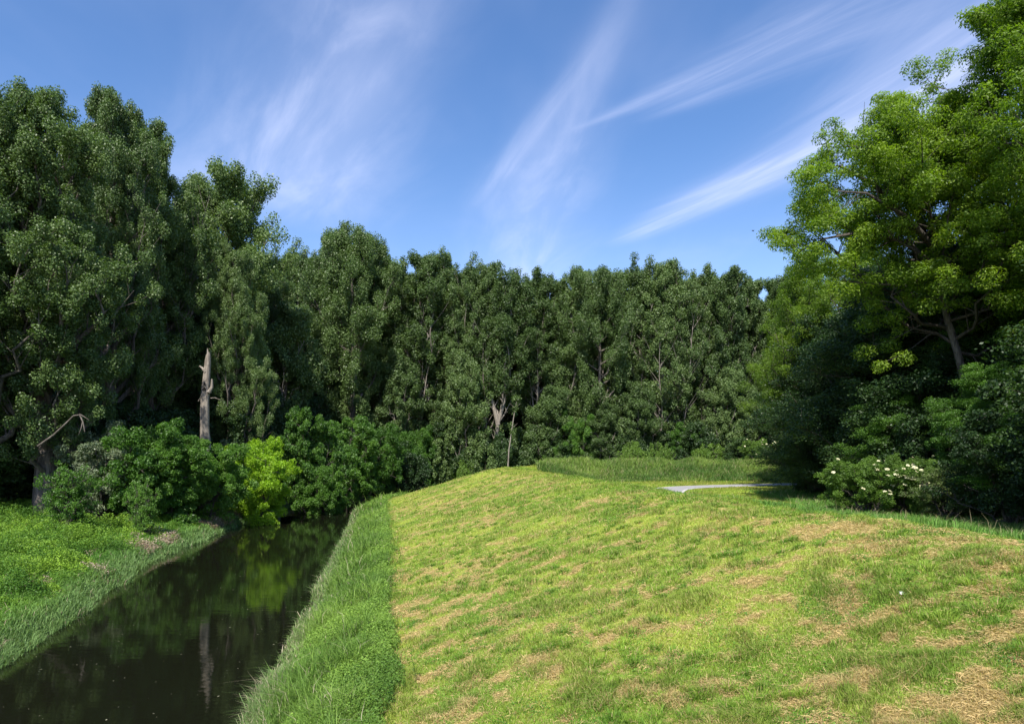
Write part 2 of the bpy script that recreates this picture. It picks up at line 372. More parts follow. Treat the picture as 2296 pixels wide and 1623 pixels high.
# river sheet: spans the channel and ends inside both banks
n = 220
A = []; B = []
dy = DY
seg = np.linalg.norm(np.diff(dy, axis=0), axis=1); cum = np.concatenate([[0], np.cumsum(seg)]); q = np.linspace(0, cum[-1]*.6, n)
px_ = np.interp(q, cum, dy[:, 0]); py_ = np.interp(q, cum, dy[:, 1]); tx = np.gradient(px_); ty = np.gradient(py_); tl = np.hypot(tx, ty); nxn = -ty/tl; nyn = tx/tl
V = []
for k, dd in enumerate((15.0, 19, 23, 28.6)): V.append(np.stack([px_+nxn*dd, py_+nyn*dd, np.zeros(n)], 1))
V = np.stack(V, 1).reshape(-1, 3); i = np.arange(n-1)[:, None]*4; j = np.arange(3)[None]
F = np.stack([i+j, i+4+j, i+4+j+1, i+j+1], -1).reshape(-1, 4)[:, ::-1]
link('river', mesh_np('river', V, F, M['water']), kind='structure', label='dark still river between the green banks', cat='river')

nf = 260; fy = 14+60*rnd0.rand(nf)**1.5; fx = np.interp(fy, [-20, 10.6, 17, 72, 95], [16.8, 11.7, 10.6, 1.4, -2])-17.2-8.0*rnd0.rand(nf); P = np.stack([fx, fy, np.full(nf, .006)], 1)
a_ = rnd0.rand(nf)*6.283; sz = .012+.03*rnd0.rand(nf)**2; T = np.stack([np.cos(a_), np.sin(a_), 0*a_], 1)*sz[:, None]; B = np.stack([-np.sin(a_), np.cos(a_), 0*a_], 1)*sz[:, None]*.5
V = np.stack([P-T, P+B, P+T, P-B], 1).reshape(-1, 3)
link('floating_leaves', mesh_np('floating_leaves', V, np.arange(nf*4).reshape(-1, 4), M['blade'], col=np.array([.34, .33, .22])*(.4+.8*rnd0.rand(nf))[:, None]), kind='stuff', label='tiny pale leaf bits floating on the dark river', cat='leaves')

# cycle path: grey surface with pale edges
seg = np.linalg.norm(np.diff(PATH, axis=0), axis=1); cum = np.concatenate([[0], np.cumsum(seg)]); n = 160; q = np.linspace(0, cum[-1], n)
px_ = np.interp(q, cum, PATH[:, 0]); py_ = np.interp(q, cum, PATH[:, 1]); tx = np.gradient(px_); ty = np.gradient(py_); tl = np.hypot(tx, ty)
offs = [-1.75, -1.5, -1.499, -.5, .5, 1.499, 1.5, 1.75]; V = []; cc = []
for dd in offs:
    vx = px_-ty/tl*dd; vy = py_+tx/tl*dd; V.append(np.stack([vx, vy, ground(vx, vy)+.035], 1)); cc.append(np.tile([.50, .48, .45] if abs(dd) >= 1.5 else [.30, .295, .30], (n, 1)))
V = np.stack(V, 1).reshape(-1, 3); cc = np.stack(cc, 1).reshape(-1, 3); k = len(offs); i = np.arange(n-1)[:, None]*k; j = np.arange(k-1)[None]
F = np.stack([i+j, i+k+j, i+k+j+1, i+j+1], -1).reshape(-1, 4)[:, ::-1]
link('path', mesh_np('path', V, F, M['path'], col=cc), kind='structure', label='narrow grey path curving across the meadow', cat='path')

# ------------------------------------------------------------------ grass
rng = np.random.RandomState(3)
def scatter(n, y0, y1, p, xr, test, margin=1.5):
    """points whose density falls as y**-p; xr(y)->(lo,hi) bounds; clipped to what can be seen"""
    yy = np.linspace(y0, y1, 400); lo, hi = xr(yy); lo = np.maximum(lo, -.79*yy-margin); hi = np.minimum(hi, .79*yy+margin); wd = np.maximum(hi-lo, 0)*yy**(-p)
    c = np.cumsum(wd); c /= c[-1]; y = np.interp(rng.rand(n), c, yy); l = np.interp(y, yy, lo); h = np.interp(y, yy, hi)
    x = l+(h-l)*rng.rand(n); s = sdist(x, y); m = test(x, y, s); return x[m], y[m], s[m]
def blades(x, y, z, h, w, col, lean=.5, curl=.5, az=None):
    n = len(x)
    if az is None: az = rng.rand(n)*6.283
    fa = rng.rand(n)*6.283
    dx = np.cos(az); dyy = np.sin(az); sx = np.cos(fa)*w/2; sy = np.sin(fa)*w/2
    l = lean*(.3+rng.rand(n)); B0 = np.stack([x, y, z-.01], 1); D = np.stack([dx, dyy, np.zeros(n)], 1); U = np.array([0, 0, 1.])
    l = np.broadcast_to(l, n)
    mid = B0+D*(l*h*.28)[:, None]+U*(h*.58)[:, None]; tip = B0+D*(l*h*.95)[:, None]+U*(h*(1-.42*l*curl))[:, None]
    S = np.stack([sx, sy, np.zeros(n)], 1)
    V = np.stack([B0-S, B0+S, mid-S*.8, mid+S*.8, tip], 1).reshape(-1, 3)
    b = np.arange(n)[:, None]*5; F = np.concatenate([b+[0, 1, 3], b+[0, 3, 2], b+[2, 3, 4]], 1).reshape(-1, 3)
    return V, F, np.repeat(col, 3, axis=0)
def dcen(yy): return np.interp(yy, [-20, 10.6, 17, 72, 95], [16.8, 11.7, 10.6, 1.4, -2])
def vedge(x, y): return (fbm(x, y, 3.5, 2, 22)-.5)*.6+(fbm(x, y, .7, 3, 21)-.5)*.9
# mown sward on the dyke and meadow
def tst(x, y, s): return (s < 13.95+vedge(x, y)) & (s > -90) & (pdist(x, y) > 1.72) & ~((y > 81) & (s > -7.6+(fbm(x, y, 2, 2, 4)-.5)) & (x > 3.5)) & ~((x > 25) & (y < 62))
x1, y1, s1 = scatter(1050000, 6, 92, 2.15, lambda yy: (dcen(yy)-16, np.full_like(yy, 40)), tst)
tuft = sstep(.5, .72, fbm(x1, y1, .7, 3, 31)); sm = straw_mask(x1, y1, s1)
edge = sstep(-1.2, -3.0, s1)*sstep(-8, -5, s1)*sstep(60, 25, y1)
h = (.045+.05*rng.rand(len(x1)))*(1+2.0*tuft)*(1-.45*sm)+edge*.16*rng.rand(len(x1))
w_ = .0035+.00055*y1; isst = rng.rand(len(x1)) < sm*.75+.08
cg = mown_col(x1, y1, s1); jit = (.7+.6*rng.rand(len(x1)))[:, None]
gcol = np.where(isst[:, None], STRAW*np.array([1, 1, .9]), cg*.7+np.array([.22, .36, .04])*.3)
gcol = gcol*(1-tuft[:, None]*.22*(~isst[:, None]))*jit
gcol = gcol*(1-edge[:, None]*.4)+np.array([.10, .24, .03])*edge[:, None]*.4
lean = np.where(isst, 1.8, .7)
V, F, c3 = blades(x1, y1, ground(x1, y1, s1), h, w_, gcol, lean=lean, curl=.7)
link('mown_grass', mesh_np('mown_grass', V, F, M['blade'], col=c3), kind='stuff', label='short mown grass with yellow patches on the dyke', cat='grass')
# darker tufts that the mower left
def tstt(x, y, s): return (s < 13.2) & (s > -5) & (fbm(x, y, 3, 2, 91)+sstep(7, 0, np.abs(s-4))*0 > .40)
xt, yt, st_ = scatter(5200, 6, 70, 1.55, lambda yy: (dcen(yy)-16, dcen(yy)+6), tstt)
nb = np.clip(150*(10/yt)**1.1, 8, 150).astype(int); idx = np.repeat(np.arange(len(xt)), nb); n = len(idx)
Rt = (.06+.16*rng.rand(len(xt))**1.5)[idx]; aa = rng.rand(n)*6.283; rr_ = Rt*np.sqrt(rng.rand(n))
bx = xt[idx]+rr_*np.cos(aa); by = yt[idx]+rr_*np.sin(aa)*1.2; ht = (.07+.15*rng.rand(len(xt))**1.6)[idx]*(.6+.6*rng.rand(n))
tc_ = (np.array([.11, .235, .022])+(np.array([.26, .38, .045])-np.array([.11, .235, .022]))*rng.rand(len(xt))[:, None])[idx]*(.7+.55*rng.rand(n))[:, None]
tc_ = np.where((rng.rand(n) < .07)[:, None], STRAW, tc_)
V, F, c3 = blades(bx, by, ground(bx, by), ht, .0035+.00055*by, tc_, lean=.5+.9*rr_/Rt, curl=.8, az=aa+rng.normal(size=n)*.5)
link('grass_tufts', mesh_np('grass_tufts', V, F, M['blade'], col=c3), kind='stuff', label='denser green grass tufts scattered over the mown slope', cat='grass')
# dry clippings lying on it
def tst2(x, y, s): return (s < 13.2) & (s > -3) & (rng.rand(len(x)) < straw_mask(x, y, s)+.03)
x2, y2, s2 = scatter(480000, 6, 60, 2.0, lambda yy: (dcen(yy)-16, dcen(yy)+4), tst2)
n = len(x2); az = rng.rand(n)*6.283+rng.normal(size=n)*.3; L2 = .035+.10*rng.rand(n)**1.5; w2 = .0022+.00036*y2
P = np.stack([x2, y2, ground(x2, y2, s2)+.015+.05*rng.rand(n)], 1); D = np.stack([np.cos(az), np.sin(az), rng.normal(size=n)*.22], 1)*L2[:, None]; S = np.stack([-np.sin(az), np.cos(az), rng.normal(size=n)*.5], 1)*w2[:, None]*.5
bend = np.stack([rng.normal(size=n)*.02, rng.normal(size=n)*.02, .015*rng.rand(n)], 1)
V = np.stack([P-D*.5-S, P-D*.5+S, P+bend+S, P+bend-S, P+D*.5+S*.6, P+D*.5-S*.6], 1).reshape(-1, 3); b = np.arange(n)[:, None]*6
F = np.concatenate([b+[0, 1, 2, 3], b+[3, 2, 4, 5]], 1).reshape(-1, 4)
cc = (STRAW*np.array([1.15, 1.12, 1.0]))*(.6+.65*rng.rand(n))[:, None]
link('cut_straw', mesh_np('cut_straw', V, F, M['blade'], col=np.repeat(cc, 2, axis=0)), kind='stuff', label='dry straw coloured grass cuttings lying on the slope', cat='straw')
# uncut verge beside the water
def tst3(x, y, s): return (s > 13.45+vedge(x, y)-.9*(rng.rand(len(x)) < .12)*rng.rand(len(x))) & (s < 16.75) & (x < 6)
x3, y3, s3 = scatter(420000, 10, 104, 1.7, lambda yy: (np.full_like(yy, -24.)+np.where(yy < 80, 80-yy, 0)*.16, np.where(yy > 84, 20., dcen(yy)-12)), tst3, 2)
n = len(x3); k = fbm(x3, y3, 1.6, 3, 41); k2 = fbm(x3, y3, 4, 2, 42)
h = (.18+.42*rng.rand(n))*(.35+1.5*sstep(.25, .75, k))*(1+.6*(rng.rand(n) < .06))*(.35+.65*sstep(13.2, 14.4, s3-vedge(x3, y3)))*(1-.35*sstep(15.7, 16.6, s3)); wat = sstep(15.6, 16.5, s3)
c = np.array([.10, .20, .03])+(np.array([.23, .36, .06])-np.array([.10, .20, .03]))*np.clip((k2-.3)*2+rng.normal(size=n)*.25, 0, 1)[:, None]
bl = np.array([.19, .27, .12]); c = c*(1-wat[:, None]*.5)+bl*wat[:, None]*.5
pale = (rng.rand(n) < .04+.18*wat)[:, None]; c = np.where(pale, np.array([.45, .40, .26]), c)*(.7+.6*rng.rand(n))[:, None]
V, F, c3 = blades(x3, y3, np.maximum(ground(x3, y3, s3), -.05), h, .006+.0006*y3, c, lean=.9, curl=.9)
link('verge_grass', mesh_np('verge_grass', V, F, M['blade'], col=c3), kind='stuff', label='tall uncut blue green grass along the water', cat='grass')
# broad leaved herbs
def herbs(name, x, y, s, hgt, size, ca, cb, label, seed):
    r = np.random.RandomState(seed); n = len(x); z = ground(x, y, s)+hgt*(.25+.85*r.rand(n))
    P = np.stack([x, y, z], 1); N = unit(unit(r.normal(size=(n, 3)))*.9+np.array([0, -.2, .8])); T = unit(np.cross(N, r.normal(size=(n, 3)))); Bn = np.cross(N, T)
    Ls = (size*(.6+.8*r.rand(n))+.0009*y)[:, None]; Wd = Ls*.6
    V = np.stack([P-T*Ls*.5, P+Bn*Wd*.5, P+T*Ls*.5, P-Bn*Wd*.5], 1).reshape(-1, 3)
    k = np.clip((fbm(x, y, 1.8, 3, seed)-.32)*2.3+r.normal(size=n)*.2, 0, 1)[:, None]
    c = (ca+(cb-ca)*k)*(.7+.6*r.rand(n))[:, None]
    link(name, mesh_np(name, V, np.arange(n*4).reshape(-1, 4), M['blade'], col=c), kind='stuff', label=label, cat='weeds')
def tst4(x, y, s): return (s > 13.3+vedge(x, y)) & (s < 15.9) & (fbm(x, y, 1.5, 3, 51)+sstep(14.8, 13.2, s)*.16 > .5)
x4, y4, s4 = scatter(330000, 10, 80, 1.6, lambda yy: (dcen(yy)-18, dcen(yy)-12), tst4)
herbs('verge_nettles', x4, y4, s4, (.30+.3*fbm(x4, y4, .8, 2, 52))*np.minimum(1, .4+(s4-12.9)), .036, np.array([.09, .18, .025]), np.array([.21, .34, .05]), 'dark leafy nettles along the edge of the mown slope', 61)
def tstw(x, y, s): return (s < 13.3) & (s > -3) & (fbm(x, y, .9, 3, 55) > .60)
xw, yw, sw = scatter(260000, 6, 45, 1.9, lambda yy: (dcen(yy)-16, dcen(yy)+4), tstw)
herbs('slope_weeds', xw, yw, sw, .07, .022, np.array([.06, .16, .018]), np.array([.17, .33, .035]), 'small broad leaved weeds growing flat in the mown slope', 64)
# left bank: herbs and grass
def eL(x, y, s): return s-Ledge(x, y)
def tst5(x, y, s): e = eL(x, y, s); return (e > .3) & (e < 24)
x5, y5, s5 = scatter(560000, 14, 74, 1.5, lambda yy: (np.full_like(yy, -60.), dcen(yy)-25), tst5, 3)
herbs('bank_herbs', x5, y5, s5, (.10+.95*sstep(.25, .8, fbm(x5, y5, 1.3, 3, 53)))*sstep(0, 2.5, eL(x5, y5, s5)), .055, np.array([.06, .15, .014]), np.array([.23, .38, .035]), 'lush low green weeds covering the far river bank', 62)
def tst6(x, y, s): e = eL(x, y, s); return (e > -.25) & (e < 22) & (rng.rand(len(x)) < .25+.75*sstep(3.2, .5, e)+.5*sstep(.5, .65, fbm(x, y, 2, 2, 9)))
x6, y6, s6 = scatter(420000, 14, 110, 1.5, lambda yy: (np.full_like(yy, -60.), dcen(yy)-24), tst6, 3)
n = len(x6); e6 = eL(x6, y6, s6); wat = sstep(1.6, .2, e6); hy = (.2+.45*rng.rand(n))*(.7+.5*fbm(x6, y6, 2, 2, 10))
c = np.array([.07, .18, .025])+(np.array([.17, .33, .04])-np.array([.07, .18, .025]))*np.clip(fbm(x6, y6, 3, 3, 15)*1.6-.3+rng.normal(size=n)*.2, 0, 1)[:, None]
c = c*(1-wat[:, None]*.75)+np.array([.19, .30, .11])*wat[:, None]*.75
br = (sstep(.50, .60, fbm(x6, y6, 3.0, 3, 16))*sstep(.1, .5, e6)*sstep(2.4, 1.2, e6))
c = np.where((rng.rand(n) < br*.7+.03)[:, None], np.array([.40, .31, .23]), c)*(.65+.7*rng.rand(n))[:, None]
V, F, c3 = blades(x6, y6, ground(x6, y6, s6), hy, .006+.0006*y6, c, lean=.9, curl=.9)
link('bank_grass', mesh_np('bank_grass', V, F, M['blade'], col=c3), kind='stuff', label='long pale green grass hanging over the far water edge', cat='grass')
# dead brown stems by the far water edge
def tst7(x, y, s): e = eL(x, y, s); return (e > .15) & (e < 2.5) & (rng.rand(len(x)) < sstep(.50, .60, fbm(x, y, 3.0, 3, 16)))
x7, y7, s7 = scatter(60000, 26, 62, 1., lambda yy: (dcen(yy)-34, dcen(yy)-24), tst7)
herbs('withered_weeds', x7, y7, s7, .42, .07, np.array([.16, .11, .07]), np.array([.46, .36, .28]), 'withered brown weeds at the foot of the far bank', 63)
# tall grass on the dyke beyond the meadow
def tst8(x, y, s): return (s > -7.9+(fbm(x, y, 2, 2, 4)-.5)) & (s < 5) & (x > 3.0+(y-82)*.2) & (y > 80)
x8, y8, s8 = scatter(300000, 78, 106, .5, lambda yy: (np.full_like(yy, 3.), np.full_like(yy, 64.)), tst8)
n = len(x8); k = fbm(x8, y8, 2.5, 3, 71); h = (.35+.75*rng.rand(n))*(.35+1.3*k)*(.45+.55*sstep(-8, -5.5, s8))
c = np.array([.08, .17, .03])+(np.array([.26, .37, .07])-np.array([.08, .17, .03]))*np.clip((fbm(x8, y8, 4, 3, 72)-.3)*2.2+rng.normal(size=n)*.22, 0, 1)[:, None]
c = np.where((rng.rand(n) < .1)[:, None], np.array([.36, .32, .17]), c)*(.7+.6*rng.rand(n))[:, None]
V, F, c3 = blades(x8, y8, ground(x8, y8, s8), h, .05, c, lean=.6, curl=.7)
link('tall_grass', mesh_np('tall_grass', V, F, M['blade'], col=c3), kind='stuff', label='tall seeding grass on the bank beyond the path', cat='grass')
# longer fringe along the right shoulder of the dyke and the wood's edge
def tst9(x, y, s): return ((s < .3-1.2*rng.rand(len(x))) & (s > -6.5) & (y < 45)) | ((s < -6) & (x > 15) & (x < 27) & (y < 62) & (x > 17+(y-20)*.1))
x9, y9, s9 = scatter(210000, 8, 62, 1.2, lambda yy: (dcen(yy)-.6, dcen(yy)*0+27), tst9)
n = len(x9); h = (.12+.27*rng.rand(n))*(.6+.8*fbm(x9, y9, .9, 3, 81))*(1-.5*sstep(20, 40, y9)*(s9 > -6.5))
c = (np.array([.07, .17, .03])+(np.array([.17, .33, .05])-np.array([.07, .17, .03]))*rng.rand(n)[:, None])*(.8+.4*rng.rand(n))[:, None]
pl_ = rng.rand(n) < .035; c = np.where(pl_[:, None], np.array([.42, .36, .20]), c); h = h*(1+.8*pl_)
V, F, c3 = blades(x9, y9, ground(x9, y9, s9), h, (.005+.0005*y9)*(1-.5*pl_), c, lean=.8, curl=.8)
link('shoulder_grass', mesh_np('shoulder_grass', V, F, M['blade'], col=c3), kind='stuff', label='fresh longer grass on the dyke edge before the wood', cat='grass')

# ------------------------------------------------------------------ tree models
P_pop = lambda t: (0.55+.75*t)*(1 if t < .55 else 1-.55*((t-.55)/.45)**1.6) if t < 1 else .2
P_round = lambda t: max(.18, math.sqrt(max(0, 1-(2*t-.85)**2*.75)))
P_dome = lambda t: max(.15, math.sqrt(max(0, 1-t*t)))
P_bush = lambda t: max(.2, math.sqrt(max(0, 1-(t*1.0)**2.2)))
P_flame = lambda t: max(.15, (1-t)**.6*(.7+.9*t))
pop = []
for k in range(7):
    gap = [(-.8, .8, 8+k, 13+k)] if k in (1, 3) else None
    pop.append(gen_tree('poplar_tree', 100+k, 33, 3.3, [3, 5, 2.5, 6, 3, 4, 2][k], P_pop, [46, 40, 50, 44, 48, 38, 44][k], 64, .33, .74, 98000, .19, .85, M['poplar'], M['palebark'], zs=1.15, gap=gap, subs=5, up=.8, sublen=.34, drop=.2, outw=.9, shell=.5, wander=1.5, lean=([0, .8, -.6, .3, -1., 1.2, 0][k], 0)))
fork_path = [(0, 0, -.4), (0, 0, 3), (.1, 0, 6), (.1, 0, 9), (.3, 0, 11), (1.1, .0, 13.8), (1.9, .1, 17), (2.2, .1, 21), (2.3, 0, 25), (2.2, 0, 28), (2.2, 0, 30)]
fork = gen_tree('forked_poplar', 131, 33, 3.6, 14, P_pop, 34, 60, .42, .75, 80000, .19, .85, M['poplar'], M['palebark'], zs=1.1, subs=7, up=.7, sublen=.27, trunk_path=fork_path, gap=[(-2.2, 2.6, 9.5, 15)],
                extra=[([(.3, 0, 10.8), (-.1, -.1, 12.5), (-.6, -.1, 14.5), (-1.2, 0, 17.5), (-1.5, 0, 21), (-1.6, 0, 25)], .34)])
big = []
for k in range(3):
    big.append(gen_tree('old_poplar', 200+k, 31, 5.6, [2.5, 4, 3][k], lambda t: (.72+.6*t)*(1 if t < .45 else 1-.78*((t-.45)/.55)**1.5) if t < 1 else .2, 66, 54, [.8, .6, .6][k], .66, 300000, .132, .9, M['bigpop'], M['bark'], zs=1.1, subs=8, up=.6, sublen=.32, drop=.15, outw=.9, shell=.5, wander=1.3))
openpop = gen_tree('spreading_poplar', 210, 28, 5.2, 9, lambda t: (.6+.75*t) if t < .75 else .7, 34, 46, .45, .85, 115000, .16, .9, M['bigpop'], M['bark'], zs=1.1, subs=8, up=.5, sublen=.25, drop=.12)
maple = [gen_tree('maple_tree', 300+k, 22, 5.5, 3, P_round, 44, 34, .35, .95, 95000, .17, .6, M['maple'], M['darkbark'], zs=.6, subs=8, up=.3, droop=.25, sublen=.3) for k in range(2)]
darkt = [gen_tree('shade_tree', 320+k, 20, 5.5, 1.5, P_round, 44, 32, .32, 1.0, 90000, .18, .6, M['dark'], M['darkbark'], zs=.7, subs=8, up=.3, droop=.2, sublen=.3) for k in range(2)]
bush = {}
def mkbush(key, kind, seed, H, Rr, mat, nleaf, size, aspect, **kw):
    a = dict(nl=34, elev=30, trunk_r=.09, clump=.5, zs=.65, subs=7, up=.25, stems=4, sublen=.34, droop=.15); a.update(kw)
    pf = a.pop('prof', P_bush); a['clump'] *= .76; nleaf = int(nleaf*1.15)
    bush[key] = gen_tree(kind, seed, H, Rr, .1, pf, a.pop('nl'), a.pop('elev'), a.pop('trunk_r'), a.pop('clump'), nleaf, size, aspect, mat, M['darkbark'], **a)
mkbush('yellow', 'yellow_green_shrub', 400, 6.6, 3.0, M['bright'], 52000, .17, .42, clump=.62, prof=P_flame, nl=40, up=.3)
mkbush('green', 'green_shrub', 401, 6, 3.2, M['green'], 50000, .17, .5, clump=.65)
mkbush('green2', 'green_shrub', 402, 7, 3.0, M['green'], 50000, .17, .5, clump=.6, prof=P_flame)
mkbush('leafy', 'leafy_shrub', 403, 9, 4.0, M['maple'], 70000, .19, .6, clump=.62, nl=46, subs=7)
mkbush('dark', 'dark_shrub', 404, 6, 3.2, M['dark'], 42000, .19, .6, clump=.75)
mkbush('dark2', 'dark_shrub', 405, 8, 3.4, M['dark'], 46000, .19, .6, clump=.8, prof=P_flame)
mkbush('willow', 'grey_willow', 406, 6, 2.2, M['willow'], 22000, .15, .45, clump=.5, drop=.15)
mkbush('sapling', 'young_shrub', 407, 2.6, 1.1, M['green'], 9000, .12, .4, clump=.3, prof=P_flame)
mkbush('low', 'low_shrub', 408, 1.8, 1.8, M['elder'], 12000, .14, .5, clump=.4)
mkbush('poplow', 'poplar_sucker', 409, 8, 2.4, M['poplar'], 30000, .22, .85, clump=.65, prof=P_flame, zs=1., up=.5, elev=48)
mkbush('elder', 'elder_bush', 410, 3.2, 2.6, M['elder'], 60000, .10, .42, clump=.42, flowers=46, nl=34)
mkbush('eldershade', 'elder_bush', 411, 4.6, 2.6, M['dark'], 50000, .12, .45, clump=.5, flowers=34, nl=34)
mkbush('dogwood', 'dogwood_bush', 412, 3.2, 1.7, M['dogwood'], 34000, .07, .5, clump=.34, nl=32, drop=.1)

# custom ashes
def ash(seed, H, Rr, zb, nleaf, tp, extra, lean=(0, 0), nl=46, **kw):
    return gen_tree('ash_tree', seed, H, Rr, zb, P_round, nl, 38, .30, .80, nleaf, .18, .38, M['ash'], M['bark'], zs=.7, subs=10, up=.3, sublen=.30, droop=.3, trunk_path=tp, extra=extra, upn=.7, outw=1.0, drop=.05, lowf=.8, split=True, sub0=.08, sides=8, **kw)
tpA = [(0, 0, -.4), (0, 0, 3), (-.2, 0, 6), (-.5, 0, 8.5), (-.9, 0, 10), (-1.5, 0, 12), (-1.9, 0, 14), (-2.0, 0, 15.3), (-2.3, 0, 17), (-2.6, .2, 19), (-2.6, 0, 21), (-2.4, 0, 23)]
exA = [([(-2.0, 0, 14.8), (-4, -.5, 16.3), (-6.2, -.8, 17.0), (-8, -1, 16.9), (-9.6, -1, 16.6), (-11.2, -1.2, 15.7)], .18),
       ([(-2.4, 0, 16.5), (-4.5, -.5, 18.2), (-6.5, -.8, 20), (-8.6, -1, 21), (-10.4, -1, 20.6)], .22),
       ([(-2.8, 0, 17.5), (-4, .5, 20), (-5.6, .3, 22), (-7.2, 0, 22.6), (-8.8, 0, 22.6)], .2),
       ([(-3, 0, 18.5), (-3.5, -1, 20.5), (-4.2, -1, 22.5), (-5.2, -1, 23.8)], .16),
       ([(-2.4, 0, 17), (-1.2, -1, 19.5), (-.2, -1.5, 21.5), (.4, -1.5, 23.5), (.6, -1, 25)], .18),
       ([(-2, 0, 16), (-5, -2, 17.5), (-8, -3, 18.6), (-10.6, -3, 18.8)], .18)]
ashA = ash(500, 25.2, 8.0, 12, 300000, tpA, exA)
tpB = [(0, 0, -.4), (0, 0, 4), (.1, 0, 9), (.2, 0, 13), (.2, 0, 15), (-.4, -.3, 17), (-.9, -.5, 19), (-1.2, -.5, 21), (-2.4, -.5, 22.6), (-3.6, -.6, 23.4), (-3.9, -.6, 25), (-4.3, -.5, 28)]
ashB = ash(501, 29.5, 7.6, 11.5, 280000, tpB, [([(-.9, -.5, 19), (.6, -.5, 21.5), (1.6, 0, 24.5), (1.8, 0, 28)], .2), ([(-3.6, -.6, 23.4), (-5.4, -.8, 24.8), (-6.2, -.8, 27)], .12), ([(.2, 0, 14), (-3, -1.5, 15.5), (-6, -2, 16.5)], .15)], nl=50)
ashC = ash(502, 22.5, 6.2, 4, 130000, None, [], nl=40)

# ------------------------------------------------------------------ far wall of poplars
rnd = random.Random(11)
ORD = ['leftmost', 'second', 'third', 'fourth', 'fifth', 'sixth', 'seventh', 'eighth', 'ninth', 'tenth', 'eleventh', 'twelfth', 'thirteenth', 'fourteenth', 'fifteenth', 'sixteenth', 'seventeenth', 'eighteenth', 'nineteenth', 'twentieth', 'rightmost']
front = [(640, 565), (692, 578), (742, 512), (832, 538), (885, 588), (935, 566), (993, 574), (1040, 598), (1088, 592), (1112, 605), (1200, 612), (1255, 628), (1315, 600), (1372, 612), (1428, 602), (1478, 588), (1522, 594), (1575, 604), (1640, 606), (1698, 620), (1752, 626)]
for k, (px, ty) in enumerate(front):
    d = 110+rnd.uniform(-2.5, 2.5) if px != 1112 else 106.5
    x = at(px, d); top = zat(ty+6, d)
    lab = ('leftmost' if k == 0 else 'rightmost' if k == 20 else ORD[k]+' from the left')
    if px == 1112:
        place(fork, x, d, 'poplar whose pale trunk forks into a V in the middle of the far row', 'tree', 'poplars of the far row', top=top, name='poplar_tree')
    else:
        m = pop[k % 7]; extra_ = {2: 'tall narrow poplar rising above its neighbours', 3: 'tall bushy topped poplar'}.get(k, 'slender dark green poplar')
        place(m, x, d, '%s, %s in the front far row' % (extra_, lab), 'tree', 'poplars of the far row', top=top, rz=[0, 0, rnd.random()*6.28][2] if (k % 7) not in (1, 3) else rnd.uniform(-.3, .3), sxy=rnd.uniform(.92, 1.12))
mid = [gen_tree('young_poplar', 150+k, 18, 3.6, 1.5, P_round, 34, 52, .22, .74, 70000, .19, .85, M['poplar'], M['palebark'], zs=1.0, subs=5.5, up=.6, sublen=.32, drop=.12, outw=.9, shell=.42, lean=((-1.5, 1.8)[k], 0)) for k in range(2)]
for k, (px, ty, w_, lab) in enumerate([(1050, 790, .95, 'round crowned young poplar left of the pale V shaped trunk'), (1215, 870, 1., 'round crowned young poplar behind the thin leaning sapling'), (1010, 880, .8, 'short young poplar standing closest to the river turn'),
        (1340, 905, .8, 'short young poplar above the left end of the tall grass'), (1440, 860, .85, 'round crowned young poplar left of the lone maple shrub'), (1610, 830, .9, 'round crowned young poplar right of the lone maple shrub'),
        (1700, 870, .85, 'round crowned young poplar next to the right wood'), (625, 690, 1.1, 'broad young poplar in the corner between the left wood and the far row'), (905, 790, .9, 'round crowned young poplar behind the small yellow green shrub'), (700, 800, .95, 'round crowned young poplar above the large leafy river shrubs'), (800, 850, .8, 'short young poplar above the end of the water')]):
    d = 104.+(k % 3) if px != 625 else 90.; place(mid[k % 2], at(px, d), d, lab, 'tree', 'young poplars before the far row', top=zat(ty, d), rz=rnd.uniform(-.5, .5), sxy=w_)
for row, (dd, lo, hi, st) in enumerate(((117, 600, 1800, 60), (125, 570, 1830, 66))):
    px = lo
    while px < hi:
        d = dd+rnd.uniform(-2.5, 2.5); j = px+rnd.uniform(-12, 12); ref = np.interp(j, [a for a, b in front], [b for a, b in front])
        place(pop[rnd.randrange(7)], at(j, d), d, 'poplar half hidden behind the front far row, only its top and gaps showing', 'tree', 'poplars standing behind the far row', top=zat(ref+rnd.uniform(20, 70), d), rz=rnd.random()*6.28, sxy=rnd.uniform(.9, 1.15))
        px += st
# old poplars of the left wood: px, top y, distance, model, width
left = [(-70, 245, 47, 1, 1., 'old poplar cut by the left picture edge'), (105, 198, 50, 0, .92, 'huge old poplar with a thick grey trunk, left of the notch in the skyline'),
        (243, 216, 60, 2, .8, 'old poplar with a narrow upright top just right of the skyline notch'), (330, 284, 68, 1, .98, 'broad old poplar whose shoulder slopes down to the gap above the river'),
        (20, 260, 66, 2, .95, 'old poplar in the second row at the left edge, its top between two crowns'), (425, 425, 78, 0, .72, 'lower old poplar filling the gap beside the dead trunk'),
        (200, 300, 74, 1, .9, 'old poplar in the second row behind the skyline notch'), (330, 400, 80, 2, .8, 'half hidden poplar behind the broad sloping crown'),
        (532, 566, 70, 2, .60, 'narrow leafy poplar right of the dead trunk, foliage to the ground'), (600, 575, 92, 0, .78, 'dark poplar at the corner where the left wood meets the far row')]
for px, ty, d, m, w_, lab in left:
    place(big[m], at(px, d), d, lab, 'tree', 'old poplars of the left wood', top=zat(ty, d), rz=rnd.random()*6.28, sxy=w_)
place(openpop, at(505, 79), 79, 'open crowned poplar with a long branch reaching right over the river', 'tree', 'old poplars of the left wood', top=zat(392, 79), rz=.4, sxy=1.25)

